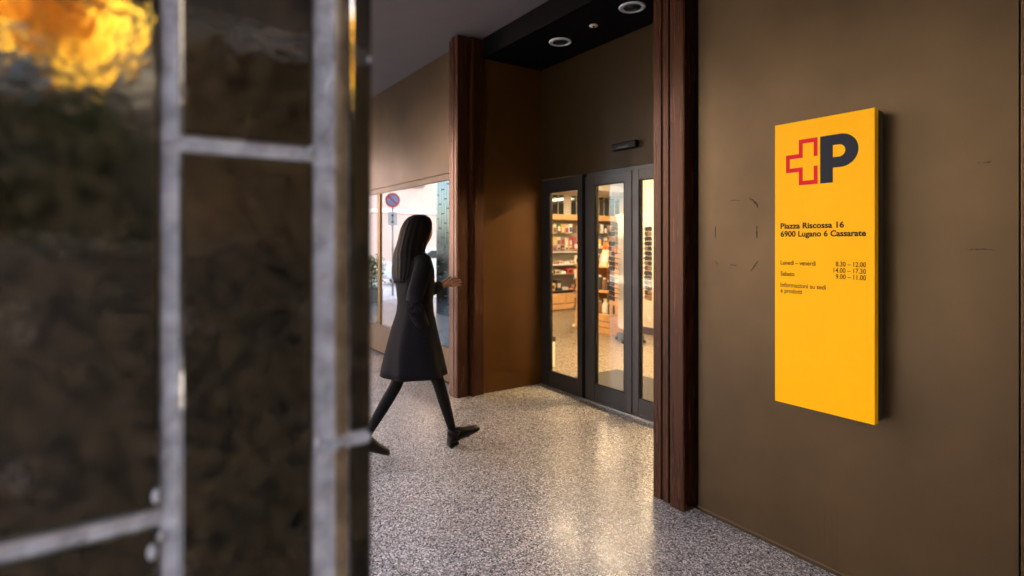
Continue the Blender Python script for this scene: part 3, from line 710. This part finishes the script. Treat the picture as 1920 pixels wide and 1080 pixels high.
# ------------------------------------------------ across the street (seen in reflections)
PINKW = mat('pink_render', (.56,.42,.38), .85, var=.06, vscale=2)
PB = empty('pink_building',(-24,-6,0),0,'pink rendered house with white string course reflected in the shop window','building'); PB.location=(0,0,0)
MB().box((-34,-18,-.12),(-24,3,11)).build('wall', PINKW, PB)
MB().box((-23.999,-18,2.85),(-23.93,3,3.0)).build('string_course', WHITEP, PB)
MB().box((-34.3,-18.3,11.01),(-23.6,3.3,11.3)).build('roof', mat('roof_tile',(.3,.12,.07),.8,var=.2), PB)
for y,z0 in ((-10.5,4.2),(-7.7,4.2),(-4.9,4.2),(-2.1,4.2),(-12.6,1.0),(-2.3,.95)):
    f=MB(); f.box((-23.998,y-.55,z0),(-23.95,y-.47,z0+1.7)); f.box((-23.998,y+.47,z0),(-23.95,y+.55,z0+1.7)); f.box((-23.998,y-.46,z0+1.62),(-23.95,y+.46,z0+1.7)); f.box((-23.998,y-.03,z0),(-23.955,y+.03,z0+1.619))
    wo=f.build('window',WHITEP,PB); MB().box((-23.99,y-.46,z0+.001),(-23.985,y+.46,z0+1.618)).build('pane',mat('house_glass',(.5,.52,.55),.1),wo)
    MB().box((-23.998,y-.65,z0-.1),(-23.85,y+.65,z0-.01)).build('sill',mat('sill_stone',(.25,.22,.2),.8),wo)
NP = empty('no_parking_sign',(-15.2,-3.24,-.12),0,'round blue and red no parking sign on a pole mirrored in the shop window','road sign')
NP.rotation_euler=(0,0,R(24))
MB().tube([(0,0,0),(0,0,3.0)],.028,12).build('pole',STEEL,NP)
MB().tube([(.03,0,2.84),(.045,0,2.84)],.21,36).build('rim',mat('sign_red',(.6,.10,.06),.4),NP)
MB().tube([(.0455,0,2.84),(.05,0,2.84)],.155,36).build('disc',mat('sign_blue',(.3,.38,.62),.4),NP)
m=MB(); m.box((.0505,-.165,-.02),(.054,.165,.02),0,Matrix.Translation((0,0,2.84))@Matrix.Rotation(R(45),4,'X')); m.build('slash',mat('sign_red2',(.6,.03,.015),.4),NP)
pl=MB(); pl.box((.03,-.13,2.12),(.04,.13,2.5),.003); a_=pl.build('arrow_plate',WHITEP,NP)
m=MB(); m.box((.0405,-.012,2.22),(.043,.012,2.40)); m.prism([(-.05,0),(.05,0),(0,.07)],0,.003,Matrix(((0,0,1,.0405),(1,0,0,0),(0,1,0,2.39),(0,0,0,1)))); m.prism([(-.05,0),(0,-.07),(.05,0)],0,.003,Matrix(((0,0,1,.0405),(1,0,0,0),(0,1,0,2.23),(0,0,0,1)))); m.build('double_arrow',INK,a_)

def leaves(name, blobs, n, size, m_, parent, seed=1, upw=.5):
    rd=random.Random(seed); vs=[];fs=[]
    tot=sum(b[3]**2 for b in blobs)
    for b in blobs:
        for i in range(int(n*b[3]**2/tot)):
            v=Vector((rd.gauss(0,1),rd.gauss(0,1),rd.gauss(0,1))).normalized()*b[3]*(rd.random()**.35)
            v.z*=.85
            c=Vector(b[:3])+v; u=Vector((rd.gauss(0,1),rd.gauss(0,1),rd.gauss(0,1))).normalized(); w_=u.cross(Vector((rd.gauss(0,1),rd.gauss(0,1),rd.gauss(0,1)))).normalized()
            s=size*rd.uniform(.6,1.3); k=len(vs)
            vs += [c-u*s, c+w_*s*.45, c+u*s, c-w_*s*.45]; fs.append((k,k+1,k+2,k+3))
    me=bpy.data.meshes.new(name); me.from_pydata(vs,[],fs); me.materials.append(m_)
    o=bpy.data.objects.new(name,me); COL.objects.link(o)
    if parent: o.parent=parent
    return o
BARK = mat('bark',(.08,.055,.04),.9,var=.3,bump=.6,bscale=30)
def tree(loc, h, blobs, n, size, m_, label, seed):
    o=empty('tree',loc,0,label,'tree')
    t=MB(); t.tube([(0,0,0),(.05,.03,h*.3),(-.03,.0,h*.6),(0,0,h*.85)],[.22,.17,.11,.05],12)
    for b in blobs[:8]: t.tube([(0,0,h*.42),(b[0]*.5,b[1]*.5,(h*.42+b[2])/2+.1),b[:3]],[.08,.05,.02],7)
    t.build('trunk',BARK,o); leaves('crown',blobs,n,size,m_,o,seed)
rdt=random.Random(11)
gb=[(rdt.uniform(-.5,.5),rdt.uniform(-2.0,1.0),rdt.uniform(5.9,8.8),rdt.uniform(.6,.95)) for _ in range(30)]
GOLDL = leafmat('golden_leaf',(.98,.58,.04),(1,.80,.12),.65)
tree((14,-4.2,-.13),8,gb,6500,.12,GOLDL,'golden autumn tree standing in the sun beyond the arcade',4)
DKL = leafmat('dark_leaf',(.007,.013,.004),(.018,.028,.008),.1)
hb=[(rdt.uniform(-.6,.6),-4.5+k*.7+rdt.uniform(-.2,.2),rdt.uniform(.5,4.2),rdt.uniform(.7,1.0)) for k in range(14) for _ in range(3)]
o=empty('hedge',(12.4,-4.5,-.13),0,'unseen dark evergreen hedge added below the golden crown to darken tile reflections','hedge'); leaves('foliage',hb,9000,.16,DKL,o,6)  # added out of view: keeps the tiles dark below the golden reflection
t=MB()
for k in range(6): t.tube([(0,-4+k*1.7,0),(0,-4+k*1.7,3)],[.09,.04],8)
t.build('stems',BARK,o)
# planter with green hedge at the arcade end
o=empty('planter',(-13.7,-1.35,0),0,'stone planter box at the far arcade end','planter')
MB().box((-.3,-.9,0),(.3,.75,.34),.015).build('trough',mat('planter_stone',(.3,.29,.28),.8,var=.1),o); MB().box((-.26,-.86,.3405),(.26,.71,.36)).build('soil',DARKSH,o)
o=empty('box_hedge',(-13.7,-1.35,.36),0,'clipped green hedge growing in the stone planter','hedge')
GRL_=leafmat('green_leaf',(.05,.13,.02),(.12,.22,.04),.35)
leaves('foliage',[(0,-.8+k*.19,z,.28) for k in range(9) for z in (.2,.45,.62)],5000,.035,GRL_,o,9)
t=MB(); [t.tube([(0,-.7+k*.35,0),(0,-.7+k*.35,.5)],[.02,.01],6) for k in range(5)]; t.build('stems',BARK,o)
# parked car
CP = mat('car_white',(.75,.76,.78),.25,coat=1); CG = mat('car_glass',(.03,.035,.04),.05,spec=.8)
C=empty('parked_car',(-19.0,-6.6,-.12),R(0),'white car parked before the pink building','car')
prof=[(-2.0,.32),(-2.05,.62),(-1.95,.85),(-1.2,.95),(-.65,1.38),(.75,1.42),(1.35,1.02),(1.9,.92),(2.05,.6),(2.0,.32)]
m=MB(); 
rs=[]
for x,k,zs in ((-.86,.96,.96),(-.8,1,1),(0,1.0,1.02),(.8,1,1),(.86,.96,.96)):
    rs.append([(x*(1-.18*max(0,(z-.95)/.45)), y*k, .32+(z-.32)*zs) for y,z in prof])
m.rings(rs); m.build('body',CP,C)
for sx in (-1,1):
    MB().prism([(-1.05,.98),(1.15,1.02),(.68,1.34),(-.6,1.31)],0,.012,Matrix(((0,0,sx,sx*.80),(1,0,0,0),(0,1,0,0),(0,0,0,1)))).build('side_window',CG,C)
    for y in (-1.25,1.3):
        wh=MB(); wh.tube([(sx*.70,y,.32),(sx*.885,y,.32)],.31,22); wo=wh.build('wheel',RUB,C); MB().tube([(sx*.886,y,.32),(sx*.892,y,.32)],.19,16).build('rim',STEEL,wo)
    MB().ell((sx*.6,-2.02,.66),(.16,.05,.08)).build('headlight',WHITEP,C); MB().ell((sx*.65,2.03,.7),(.12,.04,.08)).build('tail_light',PM['red'],C)
# houses opposite, raised and darkened to cut light into the arcade
for x0,x1,h,c,l in ((-23,-9,11.5,(.28,.23,.18),'tan house across the street, leftmost'),(-17,-8.9,12,(.075,.06,.05),'added dark brown house across the street, darkening the bronze wall reflection'),(-8.7,4,12.5,(.085,.078,.07),'grey house across the street'),(4.2,12,11.5,(.08,.06,.045),'brown house across the street, second from right'),(12.2,27,12.5,(.09,.068,.045),'ochre house across the street, rightmost')):
    o=empty('house',((x0+x1)/2,-36 if x0<-20 else -17.5,-.13),0,l,'house'); d_=(x1-x0)/2
    MB().box((-d_,-4,0),(d_,4,h)).build('wall',mat('house_wall',c,.9,var=.1),o)
    MB().prism([(-4.5,0),(4.5,0),(0,2)],-d_-.3,d_+.3,Matrix(((0,0,1,0),(1,0,0,0),(0,1,0,h+.01),(0,0,0,1)))).build('roof',mat('house_roof',(.2,.09,.06),.85),o)
    k=-d_+1.5
    while k<d_-1:
        for z in (1.2,4.2,7.2):
            f=MB(); f.box((k-.5,4.002,z),(k+.5,4.06,z+1.6)); fo_=f.build('window',WHITEP,o); MB().box((k-.42,4.0605,z+.08),(k+.42,4.07,z+1.52)).build('pane',DG,fo_)
        k+=2.6

o=empty('sky_blocker',(32,-6,-.13),0,'unseen dark brown building mass added to block sky from the tile reflections','building')  # added out of view: hides bright sky from the pillar tiles
MB().box((-3,-26,0),(6,16,13.5)).build('wall',mat('block_wall',(.05,.036,.025),.9,var=.1),o)
MB().box((-3.4,-26.4,13.51),(6.4,16.4,13.8)).build('roof',BLACK,o)
for yy in range(-24,15,4):
    for z in (1.5,4.8,8.1):
        f=MB(); f.box((-3.05,yy-.7,z),(-3.002,yy+.7,z+1.7)); fo_=f.build('window',DARKSH,o); MB().box((-3.06,yy-.6,z+.1),(-3.051,yy+.6,z+1.6)).build('pane',DG,fo_)

# unseen block shaped like lockers, added to darken the lower tile reflections
LK=empty('reflection_blocker',(1.5,-2.5,0),0,'unseen dark brown block added beyond the right edge to darken tile reflections','blocker')
LM=mat('blocker_dark',(.008,.006,.004),.6,var=.15)
MB().box((-.35,-.9,0),(.35,.9,1.48),.006).build('blocker_body',LM,LK)
for j in range(4):
    for k in range(3):
        d_=MB(); d_.box((-.362,-.88+j*.443,.06+k*.465),(-.3505,-.88+j*.443+.43,.06+k*.465+.455),.003); dd=d_.build('blocker_panel',LM,LK)
        MB().box((-.372,-.86+j*.443,.26+k*.465),(-.3625,-.83+j*.443,.34+k*.465),.002).build('handle',STEEL,dd)
